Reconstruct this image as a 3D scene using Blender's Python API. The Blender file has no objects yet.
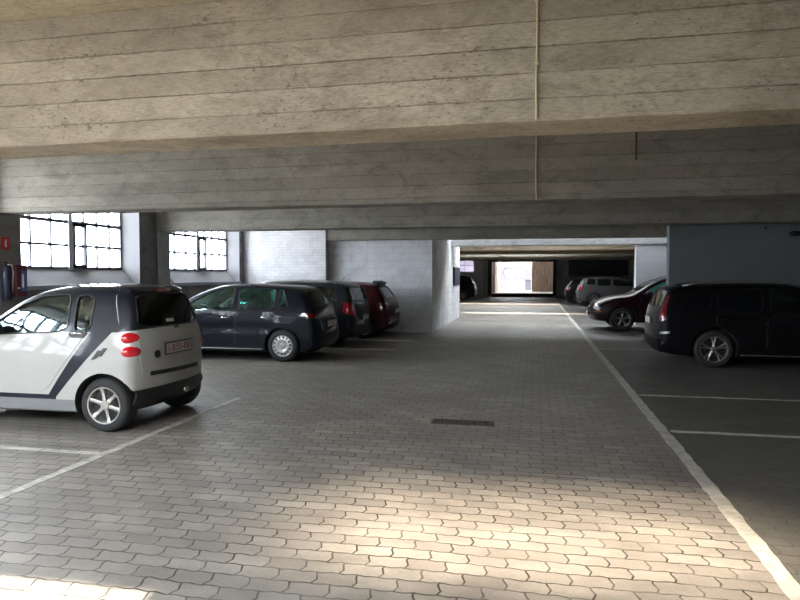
import bpy, bmesh, math, random
from mathutils import Vector, Matrix
from mathutils.bvhtree import BVHTree
random.seed(7)
scn = bpy.context.scene
COL = scn.collection
PI = math.pi

# ------------------------------------------------------------------ materials
def mat(name):
    m = bpy.data.materials.new(name); m.use_nodes = True
    nt = m.node_tree
    return m, nt, nt.nodes['Principled BSDF']

def simple(name, col, rough=.5, metal=0., spec=.5, coat=0., coat_rough=.05):
    m, nt, b = mat(name)
    b.inputs['Base Color'].default_value = (*col, 1)
    b.inputs['Roughness'].default_value = rough
    b.inputs['Metallic'].default_value = metal
    b.inputs['Specular IOR Level'].default_value = spec
    b.inputs['Coat Weight'].default_value = coat
    b.inputs['Coat Roughness'].default_value = coat_rough
    return m

def N(nt, typ, **kw):
    n = nt.nodes.new(typ)
    for k, v in kw.items():
        setattr(n, k, v)
    return n

def math_n(nt, op, a, b=None, c=None, clamp=False):
    n = nt.nodes.new('ShaderNodeMath'); n.operation = op; n.use_clamp = clamp
    for i, v in enumerate((a, b, c)):
        if v is None: continue
        if isinstance(v, (int, float)): n.inputs[i].default_value = v
        else: nt.links.new(v, n.inputs[i])
    return n.outputs[0]

def mixc(nt, fac, a, b, blend='MIX'):
    n = nt.nodes.new('ShaderNodeMix'); n.data_type = 'RGBA'; n.blend_type = blend
    if isinstance(fac, (int, float)): n.inputs[0].default_value = fac
    else: nt.links.new(fac, n.inputs[0])
    for i, v in ((6, a), (7, b)):
        if isinstance(v, tuple): n.inputs[i].default_value = (*v, 1)
        else: nt.links.new(v, n.inputs[i])
    return n.outputs[2]

def ramp(nt, fac, stops):
    n = nt.nodes.new('ShaderNodeValToRGB')
    nt.links.new(fac, n.inputs[0])
    e = n.color_ramp.elements
    while len(e) < len(stops): e.new(.5)
    for el, (p, c) in zip(e, stops):
        el.position = p
        el.color = (c, c, c, 1) if isinstance(c, (int, float)) else (*c, 1)
    return n.outputs[0]

def obj_coord(nt, scale=(1, 1, 1), rot=(0, 0, 0)):
    tc = N(nt, 'ShaderNodeTexCoord'); mp = N(nt, 'ShaderNodeMapping')
    mp.inputs['Scale'].default_value = scale
    mp.inputs['Rotation'].default_value = rot
    nt.links.new(tc.outputs['Object'], mp.inputs[0])
    return mp.outputs[0]

def noise(nt, vec, scale, detail=4., rough=.6, dist=0.):
    n = N(nt, 'ShaderNodeTexNoise')
    n.inputs['Scale'].default_value = scale
    n.inputs['Detail'].default_value = detail
    n.inputs['Roughness'].default_value = rough
    n.inputs['Distortion'].default_value = dist
    nt.links.new(vec, n.inputs['Vector'])
    return n.outputs[0]

def bump(nt, bsdf, height, strength, dist=.01):
    n = N(nt, 'ShaderNodeBump')
    n.inputs['Strength'].default_value = strength
    n.inputs['Distance'].default_value = dist
    nt.links.new(height, n.inputs['Height'])
    nt.links.new(n.outputs[0], bsdf.inputs['Normal'])

def concrete(name, base, dark, board=.165, crack=1.0, axis='z', shift=0.):
    """board-marked cast concrete: the boards run along x, one every `board` metres along `axis`"""
    m, nt, b = mat(name)
    P = obj_coord(nt)
    sep = N(nt, 'ShaderNodeSeparateXYZ'); nt.links.new(P, sep.inputs[0])
    Pl = obj_coord(nt, (.35, 1, 1))
    wob = noise(nt, Pl, 1.3, 5, .65)
    z = sep.outputs[2] if axis == 'z' else sep.outputs[1]
    zz = math_n(nt, 'ADD', z, math_n(nt, 'MULTIPLY', wob, .03))
    zi = math_n(nt, 'DIVIDE', math_n(nt, 'ADD', zz, shift), board)
    fr = math_n(nt, 'FRACT', zi)
    d = math_n(nt, 'MULTIPLY', math_n(nt, 'ABSOLUTE', math_n(nt, 'SUBTRACT', fr, .5)), 2)   # 1 at the seam
    # where the seam opened up
    Pc = obj_coord(nt, (.5, 1, 3))
    gate = ramp(nt, noise(nt, Pc, .9, 8, .8), [(.40, .12), (.60, .85)])
    fine = noise(nt, obj_coord(nt, (1.0, 3, 6)), 9, 6, .75)
    th = math_n(nt, 'ADD', .925, math_n(nt, 'MULTIPLY', math_n(nt, 'SUBTRACT', fine, .5), .26))
    seam = math_n(nt, 'MULTIPLY', math_n(nt, 'SUBTRACT', d, th), 22, clamp=True)
    seam = math_n(nt, 'MULTIPLY', seam, gate, clamp=True)
    # tone of each board
    wn = N(nt, 'ShaderNodeTexWhiteNoise'); wn.noise_dimensions = '1D'
    nt.links.new(math_n(nt, 'FLOOR', zi), wn.inputs['W'])
    big = noise(nt, obj_coord(nt, (.5, 1, 1)), 1.1, 7, .62)
    stain = noise(nt, obj_coord(nt, (.8, 1, 1.5)), 2.6, 10, .78, .6)
    tone = math_n(nt, 'ADD', math_n(nt, 'MULTIPLY', big, .9), math_n(nt, 'MULTIPLY', wn.outputs[0], .10))
    c = mixc(nt, ramp(nt, tone, [(.38, 0.), (.66, 1.)]), dark, base)
    c = mixc(nt, ramp(nt, stain, [(.34, .75), (.52, 0.)]), c, tuple(v * .58 for v in dark))
    grain = noise(nt, obj_coord(nt, (1, 2, 7)), 22, 6, .8)
    c = mixc(nt, ramp(nt, grain, [(.36, .6), (.55, 0.)]), c, tuple(v * .5 for v in dark))
    # pits
    pn = noise(nt, obj_coord(nt, (.8, 1, 1.6)), 34, 5, .8)
    near = math_n(nt, 'MULTIPLY', math_n(nt, 'SUBTRACT', d, .55), .10, clamp=True)
    pit = ramp(nt, math_n(nt, 'ADD', pn, near), [(.60, 0.), (.65, 1.)])
    pg = ramp(nt, noise(nt, P, 1.9, 4), [(.47, 0.), (.60, 1.)])
    pit = math_n(nt, 'MULTIPLY', pit, pg)
    c = mixc(nt, math_n(nt, 'MULTIPLY', math_n(nt, 'MAXIMUM', seam, pit), .72 * crack), c, (.045, .036, .026))
    nt.links.new(c, b.inputs['Base Color'])
    b.inputs['Roughness'].default_value = .88
    b.inputs['Specular IOR Level'].default_value = .25
    h = math_n(nt, 'SUBTRACT', math_n(nt, 'MULTIPLY', grain, .35), math_n(nt, 'MAXIMUM', seam, pit))
    h = math_n(nt, 'ADD', h, math_n(nt, 'MULTIPLY', wn.outputs[0], .35))
    bump(nt, b, h, .6, .012)
    return m

def block_wall(name, c1, c2, mortar, bw=.5, bh=.2, axis='xz', msize=.012, grime=.5, strength=.5):
    m, nt, b = mat(name)
    tc = N(nt, 'ShaderNodeTexCoord'); sep = N(nt, 'ShaderNodeSeparateXYZ'); nt.links.new(tc.outputs['Object'], sep.inputs[0])
    cmb = N(nt, 'ShaderNodeCombineXYZ')
    nt.links.new(math_n(nt, 'ADD', sep.outputs[0], sep.outputs[1]), cmb.inputs[0]); nt.links.new(sep.outputs[2], cmb.inputs[1])
    br = N(nt, 'ShaderNodeTexBrick')
    nt.links.new(cmb.outputs[0], br.inputs['Vector'])
    br.inputs['Scale'].default_value = 1
    br.inputs['Brick Width'].default_value = bw; br.inputs['Row Height'].default_value = bh
    br.inputs['Mortar Size'].default_value = msize; br.inputs['Mortar Smooth'].default_value = .4
    br.inputs['Color1'].default_value = (*c1, 1); br.inputs['Color2'].default_value = (*c2, 1); br.inputs['Mortar'].default_value = (*mortar, 1)
    P = obj_coord(nt)
    g = noise(nt, P, 1.7, 8, .7, .4)
    c = mixc(nt, ramp(nt, g, [(.30, grime), (.58, 0.)]), br.outputs['Color'], tuple(v * .55 for v in mortar))
    f = noise(nt, P, 26, 5, .7)
    c = mixc(nt, ramp(nt, f, [(.3, .3), (.6, 0.)]), c, mortar)
    nt.links.new(c, b.inputs['Base Color']); b.inputs['Roughness'].default_value = .85
    b.inputs['Specular IOR Level'].default_value = .25
    h = math_n(nt, 'ADD', math_n(nt, 'MULTIPLY', br.outputs['Fac'], -1), math_n(nt, 'MULTIPLY', f, .4))
    bump(nt, b, h, strength, .008)
    return m

def paver_floor():
    m, nt, b = mat('paver_floor')
    tc = N(nt, 'ShaderNodeTexCoord'); P = tc.outputs['Object']
    sep = N(nt, 'ShaderNodeSeparateXYZ'); nt.links.new(P, sep.inputs[0])
    # interlocking pavers: the long joints zigzag a little, everything settled unevenly
    wav = math_n(nt, 'MULTIPLY', math_n(nt, 'SUBTRACT', math_n(nt, 'PINGPONG', sep.outputs[0], .06), .03), .16)
    wav2 = math_n(nt, 'MULTIPLY', math_n(nt, 'SUBTRACT', math_n(nt, 'PINGPONG', sep.outputs[1], .065), .03), .35)
    n1 = noise(nt, P, .9, 3); n2 = noise(nt, obj_coord(nt, (1, 1, 1), (0, 0, .7)), 1.1, 3)
    cmb = N(nt, 'ShaderNodeCombineXYZ')
    nt.links.new(math_n(nt, 'ADD', math_n(nt, 'ADD', sep.outputs[0], wav2), math_n(nt, 'MULTIPLY', n2, .06)), cmb.inputs[0])
    nt.links.new(math_n(nt, 'ADD', math_n(nt, 'ADD', sep.outputs[1], wav), math_n(nt, 'MULTIPLY', n1, .10)), cmb.inputs[1])
    br = N(nt, 'ShaderNodeTexBrick'); nt.links.new(cmb.outputs[0], br.inputs['Vector'])
    br.inputs['Scale'].default_value = 1
    br.inputs['Brick Width'].default_value = .225; br.inputs['Row Height'].default_value = .13
    br.inputs['Mortar Size'].default_value = .0065; br.inputs['Mortar Smooth'].default_value = .35
    br.inputs['Color1'].default_value = (.40, .36, .31, 1); br.inputs['Color2'].default_value = (.275, .245, .212, 1)
    br.inputs['Mortar'].default_value = (.10, .09, .078, 1)
    big = noise(nt, P, .55, 6, .62, .5)
    med = noise(nt, obj_coord(nt, (.6, 1.2, 1)), 2.2, 8, .7)
    c = mixc(nt, ramp(nt, big, [(.35, .5), (.62, 0.)]), br.outputs['Color'], (.15, .14, .128))
    c = mixc(nt, ramp(nt, med, [(.35, .6), (.6, 0.)]), c, (.13, .12, .108))
    fine = noise(nt, P, 45, 5, .7)
    c = mixc(nt, ramp(nt, fine, [(.3, .3), (.6, 0.)]), c, (.10, .09, .08))
    # deep open joints in scattered spots
    op = ramp(nt, noise(nt, P, 3.1, 5, .7), [(.44, 0.), (.56, 1.)])
    jo = math_n(nt, 'MULTIPLY', br.outputs['Fac'], op)
    c = mixc(nt, math_n(nt, 'MULTIPLY', jo, .85), c, (.022, .018, .014))
    # one tarred joint line running across the floor
    ln = math_n(nt, 'ABSOLUTE', math_n(nt, 'SUBTRACT', math_n(nt, 'ADD', sep.outputs[1], math_n(nt, 'MULTIPLY', n1, .08)), 5.36))
    lm = math_n(nt, 'MULTIPLY', math_n(nt, 'SUBTRACT', .012, ln), 160, clamp=True)
    lm = math_n(nt, 'MULTIPLY', lm, ramp(nt, noise(nt, P, 1.5, 3), [(.42, 0.), (.52, 1.)]))
    c = mixc(nt, math_n(nt, 'MULTIPLY', lm, .8), c, (.03, .027, .022))
    # right bays are darker asphalt-grey stone, deepened to paint in the dimmer light
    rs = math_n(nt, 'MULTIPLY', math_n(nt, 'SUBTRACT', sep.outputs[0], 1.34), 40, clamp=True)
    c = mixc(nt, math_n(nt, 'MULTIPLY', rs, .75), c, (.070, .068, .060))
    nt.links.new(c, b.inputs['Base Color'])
    r = ramp(nt, med, [(.3, .42), (.7, .62)])
    nt.links.new(r, b.inputs['Roughness'])
    b.inputs['Specular IOR Level'].default_value = .45
    h = math_n(nt, 'ADD', math_n(nt, 'MULTIPLY', br.outputs['Fac'], -1.), math_n(nt, 'MULTIPLY', fine, .3))
    h = math_n(nt, 'ADD', h, math_n(nt, 'MULTIPLY', med, .6))
    bump(nt, b, h, .45, .008)
    return m

def worn_paint():
    m, nt, b = mat('worn_line_paint')
    P = obj_coord(nt)
    n1 = noise(nt, P, 7, 6, .7)
    c = mixc(nt, ramp(nt, n1, [(.32, 1.), (.6, 0.)]), (.50, .47, .41), (.29, .265, .23))
    nt.links.new(c, b.inputs['Base Color']); b.inputs['Roughness'].default_value = .6
    return m

def faint_paint():
    m, nt, b = mat('faded_line_paint')
    P = obj_coord(nt)
    n1 = noise(nt, P, 9, 6, .7)
    c = mixc(nt, ramp(nt, n1, [(.35, 1.), (.62, 0.)]), (.58, .55, .49), (.27, .25, .22))
    nt.links.new(c, b.inputs['Base Color']); b.inputs['Roughness'].default_value = .6
    return m

def glass(name, tint=(.8, .9, .9), opac=.12, rough=.02):
    """thin window glass: tinted transmission plus a fresnel sheen"""
    m = bpy.data.materials.new(name); m.use_nodes = True
    nt = m.node_tree; nt.nodes.clear()
    out = N(nt, 'ShaderNodeOutputMaterial')
    tr = N(nt, 'ShaderNodeBsdfTransparent'); tr.inputs[0].default_value = (*tint, 1)
    gl = N(nt, 'ShaderNodeBsdfGlossy'); gl.inputs['Roughness'].default_value = rough
    gl.inputs[0].default_value = (.9, .95, .95, 1)
    fr = N(nt, 'ShaderNodeFresnel'); fr.inputs[0].default_value = 1.5
    geo = N(nt, 'ShaderNodeNewGeometry')
    # same fresnel from both sides of the pane
    f = math_n(nt, 'MAXIMUM', math_n(nt, 'MULTIPLY', fr.outputs[0], math_n(nt, 'SUBTRACT', 1, geo.outputs['Backfacing'])), opac)
    mx = N(nt, 'ShaderNodeMixShader')
    nt.links.new(f, mx.inputs[0]); nt.links.new(tr.outputs[0], mx.inputs[1]); nt.links.new(gl.outputs[0], mx.inputs[2])
    nt.links.new(mx.outputs[0], out.inputs[0])
    return m

def car_paint(name, col, rough=.3, coat=1., flake=.0):
    m, nt, b = mat(name)
    n1 = noise(nt, obj_coord(nt), 3., 5, .6)
    c = mixc(nt, ramp(nt, n1, [(.35, .25), (.65, 0.)]), col, tuple(v * .75 + .012 for v in col))
    nt.links.new(c, b.inputs['Base Color'])
    b.inputs['Roughness'].default_value = rough + .1; b.inputs['Metallic'].default_value = flake
    b.inputs['Coat Weight'].default_value = coat * .35; b.inputs['Coat Roughness'].default_value = .04; b.inputs['Specular IOR Level'].default_value = .1
    return m

def city_paint():
    """white panels around a dark safety-cell stripe (object space, part of the car's paint scheme)"""
    m, nt, b = mat('two_tone_city_car_paint')
    tc = N(nt, 'ShaderNodeTexCoord'); sep = N(nt, 'ShaderNodeSeparateXYZ'); nt.links.new(tc.outputs['Object'], sep.inputs[0])
    x, z = sep.outputs[0], sep.outputs[2]
    def step(v, k=220): return math_n(nt, 'MULTIPLY', v, k, clamp=True)
    # distance past slanted lines A (rear edge) and B (front edge) of the stripe
    A = math_n(nt, 'SUBTRACT', x, math_n(nt, 'ADD', .40, math_n(nt, 'MULTIPLY', math_n(nt, 'SUBTRACT', 1.0, z), .90)))
    Bf = math_n(nt, 'SUBTRACT', math_n(nt, 'ADD', .64, math_n(nt, 'MULTIPLY', math_n(nt, 'SUBTRACT', 1.0, z), .70)), x)
    stripe = math_n(nt, 'MULTIPLY', step(A), step(Bf))
    # belt: everything over it is dark; the edge curves down towards the back of the door
    bz = math_n(nt, 'ADD', 1.045, math_n(nt, 'MULTIPLY', math_n(nt, 'SUBTRACT', .30, x, clamp=True), .12))
    top = step(math_n(nt, 'SUBTRACT', z, bz))
    bonnet = step(math_n(nt, 'SUBTRACT', x, 2.02))
    top = math_n(nt, 'MULTIPLY', top, math_n(nt, 'SUBTRACT', 1, bonnet))
    sill = math_n(nt, 'MULTIPLY', step(math_n(nt, 'SUBTRACT', .385, z)), step(math_n(nt, 'SUBTRACT', x, .98)))
    rear_low = math_n(nt, 'MULTIPLY', step(math_n(nt, 'SUBTRACT', .44, z)), step(math_n(nt, 'SUBTRACT', .30, x)))
    dk = math_n(nt, 'MAXIMUM', math_n(nt, 'MAXIMUM', stripe, top), math_n(nt, 'MAXIMUM', sill, rear_low))
    rocker = math_n(nt, 'MULTIPLY', step(math_n(nt, 'SUBTRACT', .335, z)), step(math_n(nt, 'SUBTRACT', x, .30)))
    c = mixc(nt, dk, (.43, .43, .41), (.012, .014, .022))
    c = mixc(nt, rocker, c, (.22, .225, .23))
    nt.links.new(c, b.inputs['Base Color'])
    b.inputs['Roughness'].default_value = .35; b.inputs['Specular IOR Level'].default_value = .2; b.inputs['Coat Weight'].default_value = .4; b.inputs['Coat Roughness'].default_value = .06
    return m

M = {}
M['floor'] = paver_floor()
M['beam'] = concrete('board_marked_concrete', (.52, .45, .345), (.31, .265, .20))
M['beam_dark'] = concrete('grey_board_marked_concrete', (.41, .38, .325), (.28, .262, .225), crack=.6, shift=.07)
M['beam_brown'] = concrete('brown_concrete', (.30, .24, .17), (.20, .16, .11), crack=.6)  # browner copy; the warm light on two far beams painted in
M['slab'] = concrete('slab_concrete', (.44, .40, .29), (.33, .29, .20), board=.13, axis='y')
M['pillar'] = concrete('pillar_concrete', (.70, .70, .70), (.52, .52, .53), crack=.3)
M['grey_wall'] = concrete('grey_render', (.30, .30, .31), (.22, .22, .23), crack=.5)
M['paint_wall'] = block_wall('white_painted_brick', (.74, .74, .76), (.66, .66, .68), (.54, .53, .53), .24, .085, grime=.55, msize=.007, strength=.35)
M['block'] = block_wall('painted_concrete_block', (.78, .78, .80), (.70, .70, .72), (.60, .60, .61), .50, .205, grime=.6, msize=.010, strength=.35)
M['white_wall'] = block_wall('white_wall', (.74, .76, .80), (.72, .74, .78), (.68, .70, .73), .6, .25, grime=.15, strength=.15)
M['right_wall'] = block_wall('grey_painted_block', (.185, .20, .205), (.18, .195, .20), (.175, .19, .195), .6, .3, grime=.2, strength=.1)
M['reveal'] = simple('white_reveal_paint', (.74, .75, .78), .8)
M['soot_wall'] = simple('dark_grey_wall', (.10, .095, .09), .9)
M['slope'] = simple('grey_sill_paint', (.36, .36, .37), .8)
M['far_wall'] = simple('far_grey_wall', (.50, .53, .55), .9)
M['lavender'] = simple('lavender_render', (.52, .52, .66), .9)
M['black_frame'] = simple('black_steel', (.012, .012, .014), .5)
M['frame'] = simple('grey_window_steel', (.16, .165, .20), .6)
M['frame_white'] = simple('pale_window_post', (.42, .44, .50), .6)
M['pane'] = glass('window_pane', (.97, .98, 1.), .04)
M['dark_pane'] = simple('dark_blue_glass', (.04, .05, .07), .25)
M['line'] = worn_paint(); M['faint'] = faint_paint()
M['iron'] = simple('rusty_iron', (.085, .065, .058), .7, .3)
M['soot'] = simple('black_void', (.008, .007, .006), .9)
M['conduit'] = simple('cream_pvc', (.50, .43, .28), .5)
M['dark_rod'] = simple('dark_rod', (.05, .045, .04), .6)
M['red_sign'] = simple('red_sign', (.55, .025, .03), .45)
M['white_sign'] = simple('white_print', (.85, .85, .85), .5)
M['red_box'] = simple('red_box', (.11, .025, .04), .5)
M['blue_box'] = simple('blue_print', (.12, .17, .42), .45)
M['navy_box'] = simple('navy_box', (.015, .02, .05), .4)
M['dark_box'] = simple('dark_box', (.03, .035, .05), .5)
M['rubber'] = simple('tyre_rubber', (.022, .022, .023), .75)
M['trim'] = simple('black_plastic', (.015, .015, .016), .45)
M['interior'] = simple('dark_interior', (.03, .032, .036), .85)
M['seat'] = simple('seat_fabric', (.045, .048, .055), .9)
M['alloy'] = simple('alloy', (.62, .61, .58), .28, .85)
M['dull_alloy'] = simple('dull_alloy', (.36, .35, .33), .35, .8)
M['hubcap'] = simple('silver_hubcap', (.55, .55, .54), .35, .6)
M['chrome'] = simple('chrome', (.75, .75, .75), .12, 1.)
M['tail_red'] = simple('red_lens', (.62, .012, .022), .12, 0, .6, 1.)
M['tail_dark'] = simple('dark_red_lens', (.16, .010, .014), .12, 0, .6, 1.)
M['lens'] = simple('clear_lens', (.55, .57, .58), .08, .3, .8, 1.)
M['orange'] = simple('orange_lens', (.5, .10, .02), .2, 0, .5, 1.)
M['plate'] = simple('plate_white', (.50, .47, .46), .4)
M['plate_red'] = simple('plate_red_ink', (.22, .06, .06), .5)
M['city'] = city_paint()
M['city_white'] = car_paint('white_panel_paint', (.43, .43, .41), .3)
M['navy'] = car_paint('dark_blue_paint', (.009, .011, .017), .3)
M['charcoal'] = car_paint('charcoal_paint', (.024, .027, .036), .3)
M['darkred'] = car_paint('dark_red_paint', (.06, .006, .010), .3)
M['black'] = car_paint('black_paint', (.005, .005, .006), .28, .3)
M['wine'] = car_paint('wine_paint', (.020, .005, .009), .22)
M['silver'] = car_paint('silver_paint', (.09, .093, .097), .35, flake=.4)
M['glass_green'] = glass('green_car_glass', (.64, .86, .82), .10)
M['glass_light'] = glass('light_car_glass', (.70, .84, .84), .12)
M['glass_dark'] = glass('privacy_car_glass', (.07, .09, .10), .06)
M['glass_black'] = simple('black_car_glass', (.006, .007, .009), .06, 0, .5)
def wood_mat():
    m, nt, b = mat('brown_board_wall')
    P = obj_coord(nt, (6, 1, .6))
    c = mixc(nt, ramp(nt, noise(nt, P, 2., 4), [(.35, 0.), (.6, 1.)]), (.18, .125, .09), (.32, .25, .19))
    nt.links.new(c, b.inputs['Base Color']); b.inputs['Roughness'].default_value = .8
    return m
M['wood'] = wood_mat()

# ------------------------------------------------------------------ mesh helpers
def to_obj(name, bm, material, parent=None, smooth=False, angle=None):
    me = bpy.data.meshes.new(name)
    bmesh.ops.recalc_face_normals(bm, faces=bm.faces[:])
    bm.to_mesh(me); bm.free()
    mats = material if isinstance(material, list) else [material]
    for mm in mats: me.materials.append(mm)
    if smooth:
        me.shade_smooth()
        if angle: me.set_sharp_from_angle(angle=angle)
    o = bpy.data.objects.new(name, me); COL.objects.link(o)
    if parent: o.parent = parent
    return o

def box(bm, x0, x1, y0, y1, z0, z1, mi=0, bevel=0.):
    vs = [bm.verts.new((x, y, z)) for z in (z0, z1) for y in (y0, y1) for x in (x0, x1)]
    fs = []
    for q in ((0, 2, 3, 1), (4, 5, 7, 6), (0, 1, 5, 4), (2, 6, 7, 3), (1, 3, 7, 5), (0, 4, 6, 2)):
        f = bm.faces.new([vs[i] for i in q]); f.material_index = mi; fs.append(f)
    if bevel:
        es = list({e for f in fs for e in f.edges})
        bmesh.ops.bevel(bm, geom=es, offset=bevel, segments=2, affect='EDGES', profile=.5)

def tube(bm, pts, r, n=8, mi=0, closed=False):
    pts = [Vector(p) for p in pts]; rings = []
    L = len(pts)
    for i, p in enumerate(pts):
        if closed: d = pts[(i + 1) % L] - pts[i - 1]
        else: d = pts[min(i + 1, L - 1)] - pts[max(i - 1, 0)]
        if d.length < 1e-7: d = Vector((1, 0, 0))
        d.normalize()
        up = Vector((0, 0, 1)) if abs(d.z) < .95 else Vector((0, 1, 0))
        a = d.cross(up).normalized(); b = d.cross(a)
        rings.append([bm.verts.new(p + (a * math.cos(t) + b * math.sin(t)) * r) for t in [2 * PI * k / n for k in range(n)]])
    for i in range(L if closed else L - 1):
        A, B = rings[i], rings[(i + 1) % L]
        for k in range(n):
            f = bm.faces.new((A[k], A[(k + 1) % n], B[(k + 1) % n], B[k])); f.material_index = mi
    if not closed:
        bm.faces.new(rings[0]).material_index = mi; bm.faces.new(rings[-1]).material_index = mi

def lathe_y(bm, prof, n=40, mi=0, centre=(0, 0, 0), close=False):
    """revolve (radius, y) profile about the y axis"""
    rings = []
    cx, cy, cz = centre
    for r, y in prof:
        if r < 1e-5: rings.append([bm.verts.new((cx, cy + y, cz))])
        else: rings.append([bm.verts.new((cx + r * math.cos(2 * PI * k / n), cy + y, cz + r * math.sin(2 * PI * k / n))) for k in range(n)])
    R = rings + [rings[0]] if close else rings
    for A, B in zip(R[:-1], R[1:]):
        if len(A) == 1 and len(B) == 1: continue
        for k in range(n):
            k2 = (k + 1) % n
            if len(A) == 1: f = bm.faces.new((A[0], B[k], B[k2]))
            elif len(B) == 1: f = bm.faces.new((A[k], A[k2], B[0]))
            else: f = bm.faces.new((A[k], A[k2], B[k2], B[k]))
            f.material_index = mi

def ellipsoid(bm, c, r, nu=20, nv=12, rot=None):
    mtx = Matrix.Translation(c) @ (rot.to_4x4() if rot else Matrix()) @ Matrix.Diagonal((*r, 1))
    bmesh.ops.create_uvsphere(bm, u_segments=nu, v_segments=nv, radius=1, matrix=mtx)

def tag(o, label=None, cat=None, group=None, kind=None):
    if label: o['label'] = label
    if cat: o['category'] = cat
    if group: o['group'] = group
    if kind: o['kind'] = kind
    return o

def struct(name, bm, m, **k):
    o = to_obj(name, bm, m, **k); o['kind'] = 'structure'; return o

def empty(name, loc, rz=0., label=None, cat=None, group=None):
    o = bpy.data.objects.new(name, None); COL.objects.link(o)
    o.location = loc; o.rotation_euler = (0, 0, rz); o.empty_display_size = .3
    return tag(o, label, cat, group)

# ------------------------------------------------------------------ the building
XL, XR = -8.5, 9.5
ZB, ZS = 2.65, 3.6
BW = .48
BEAMS = [4.28 + 4.486 * i for i in range(10)]

bm = bmesh.new(); box(bm, -9.6, 12, -14, 48.62, -.2, 0); struct('floor', bm, M['floor'])

# concrete slab with the openings of the rooflights left free: rectangles (x0,x1,y0,y1)
bm = bmesh.new()
def slab(x0, x1, y0, y1): box(bm, x0, x1, y0, y1, ZS, ZS + .22)
slab(-9.2, -8.2, -3.4, -.1)
slab(-1.95, XR + .3, -3.4, -.1)
slab(-9.2, XR + .3, -.1, 21.75)
slab(-9.2, -2.9, 21.75, 22.2); slab(5.0, XR + .3, 21.75, 22.2)
slab(-9.2, XR + .3, 22.2, 24.5)
slab(-9.2, -3.0, 24.5, 25.4); slab(3.4, XR + .3, 24.5, 25.4)
slab(-9.2, XR + .3, 25.4, 33.2)
slab(-9.2, -4.6, 33.2, 34.4); slab(1.3, XR + .3, 33.2, 34.4)
slab(-9.2, XR + .3, 34.4, 48.6)
struct('ceiling', bm, M['slab'])

def beam(y, x0, x1, m, z0=ZB):
    bm = bmesh.new()
    # chamfered lower arrises, a few broken edges
    c = .018
    prof = [(y, ZS), (y, z0 + c), (y + c, z0), (y + BW - c, z0), (y + BW, z0 + c), (y + BW, ZS)]
    n = 60; rows = []
    for i in range(n + 1):
        x = x0 + (x1 - x0) * i / n
        rows.append([bm.verts.new((x, py + random.uniform(-.002, .002), pz + (random.uniform(-.004, .004) if pz < ZS else 0))) for py, pz in prof])
    for a, b in zip(rows[:-1], rows[1:]):
        for k in range(len(prof)):
            k2 = (k + 1) % len(prof)
            bm.faces.new((a[k], a[k2], b[k2], b[k]))
    bm.faces.new(rows[0]); bm.faces.new(rows[-1])
    return bm
for i, y in enumerate(BEAMS):
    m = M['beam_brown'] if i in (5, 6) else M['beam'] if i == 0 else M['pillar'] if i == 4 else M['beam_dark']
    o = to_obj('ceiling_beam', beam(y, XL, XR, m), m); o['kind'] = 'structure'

# unseen baffles added along the roof slot; the tall one blocks the sun
bm = bmesh.new()
box(bm, -7.2, 7.2, 21.5, 21.75, ZS + .2, ZS + 1.2)
box(bm, -7.2, 7.2, 22.2, 22.4, ZS + .2, ZS + .5)
struct('trim_1', bm, M['white_wall'])

# left wall with the window bays
WIN = [(.35, 3.55), (5.1, 8.35), (9.33, 12.40), (13.98, 17.25)]
WZ0, WZ1 = 1.76, 3.36
XO, XG = -8.98, -8.80
bm = bmesh.new()
ys = [-4.] 
def wl(y0, y1, z0, z1): box(bm, XO, XL, y0, y1, z0, z1)
prev = -3.4
for (a, b) in WIN:
    a2, b2 = a - .18, b + .2
    wl(prev, a2, 0, ZS)
    wl(a2, b2, 0, WZ0 - .32); wl(a2, b2, WZ1 + .12, ZS)
    prev = b2
wl(prev, 48.6, 0, ZS)
struct('wall_left', bm, M['grey_wall'])

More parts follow.
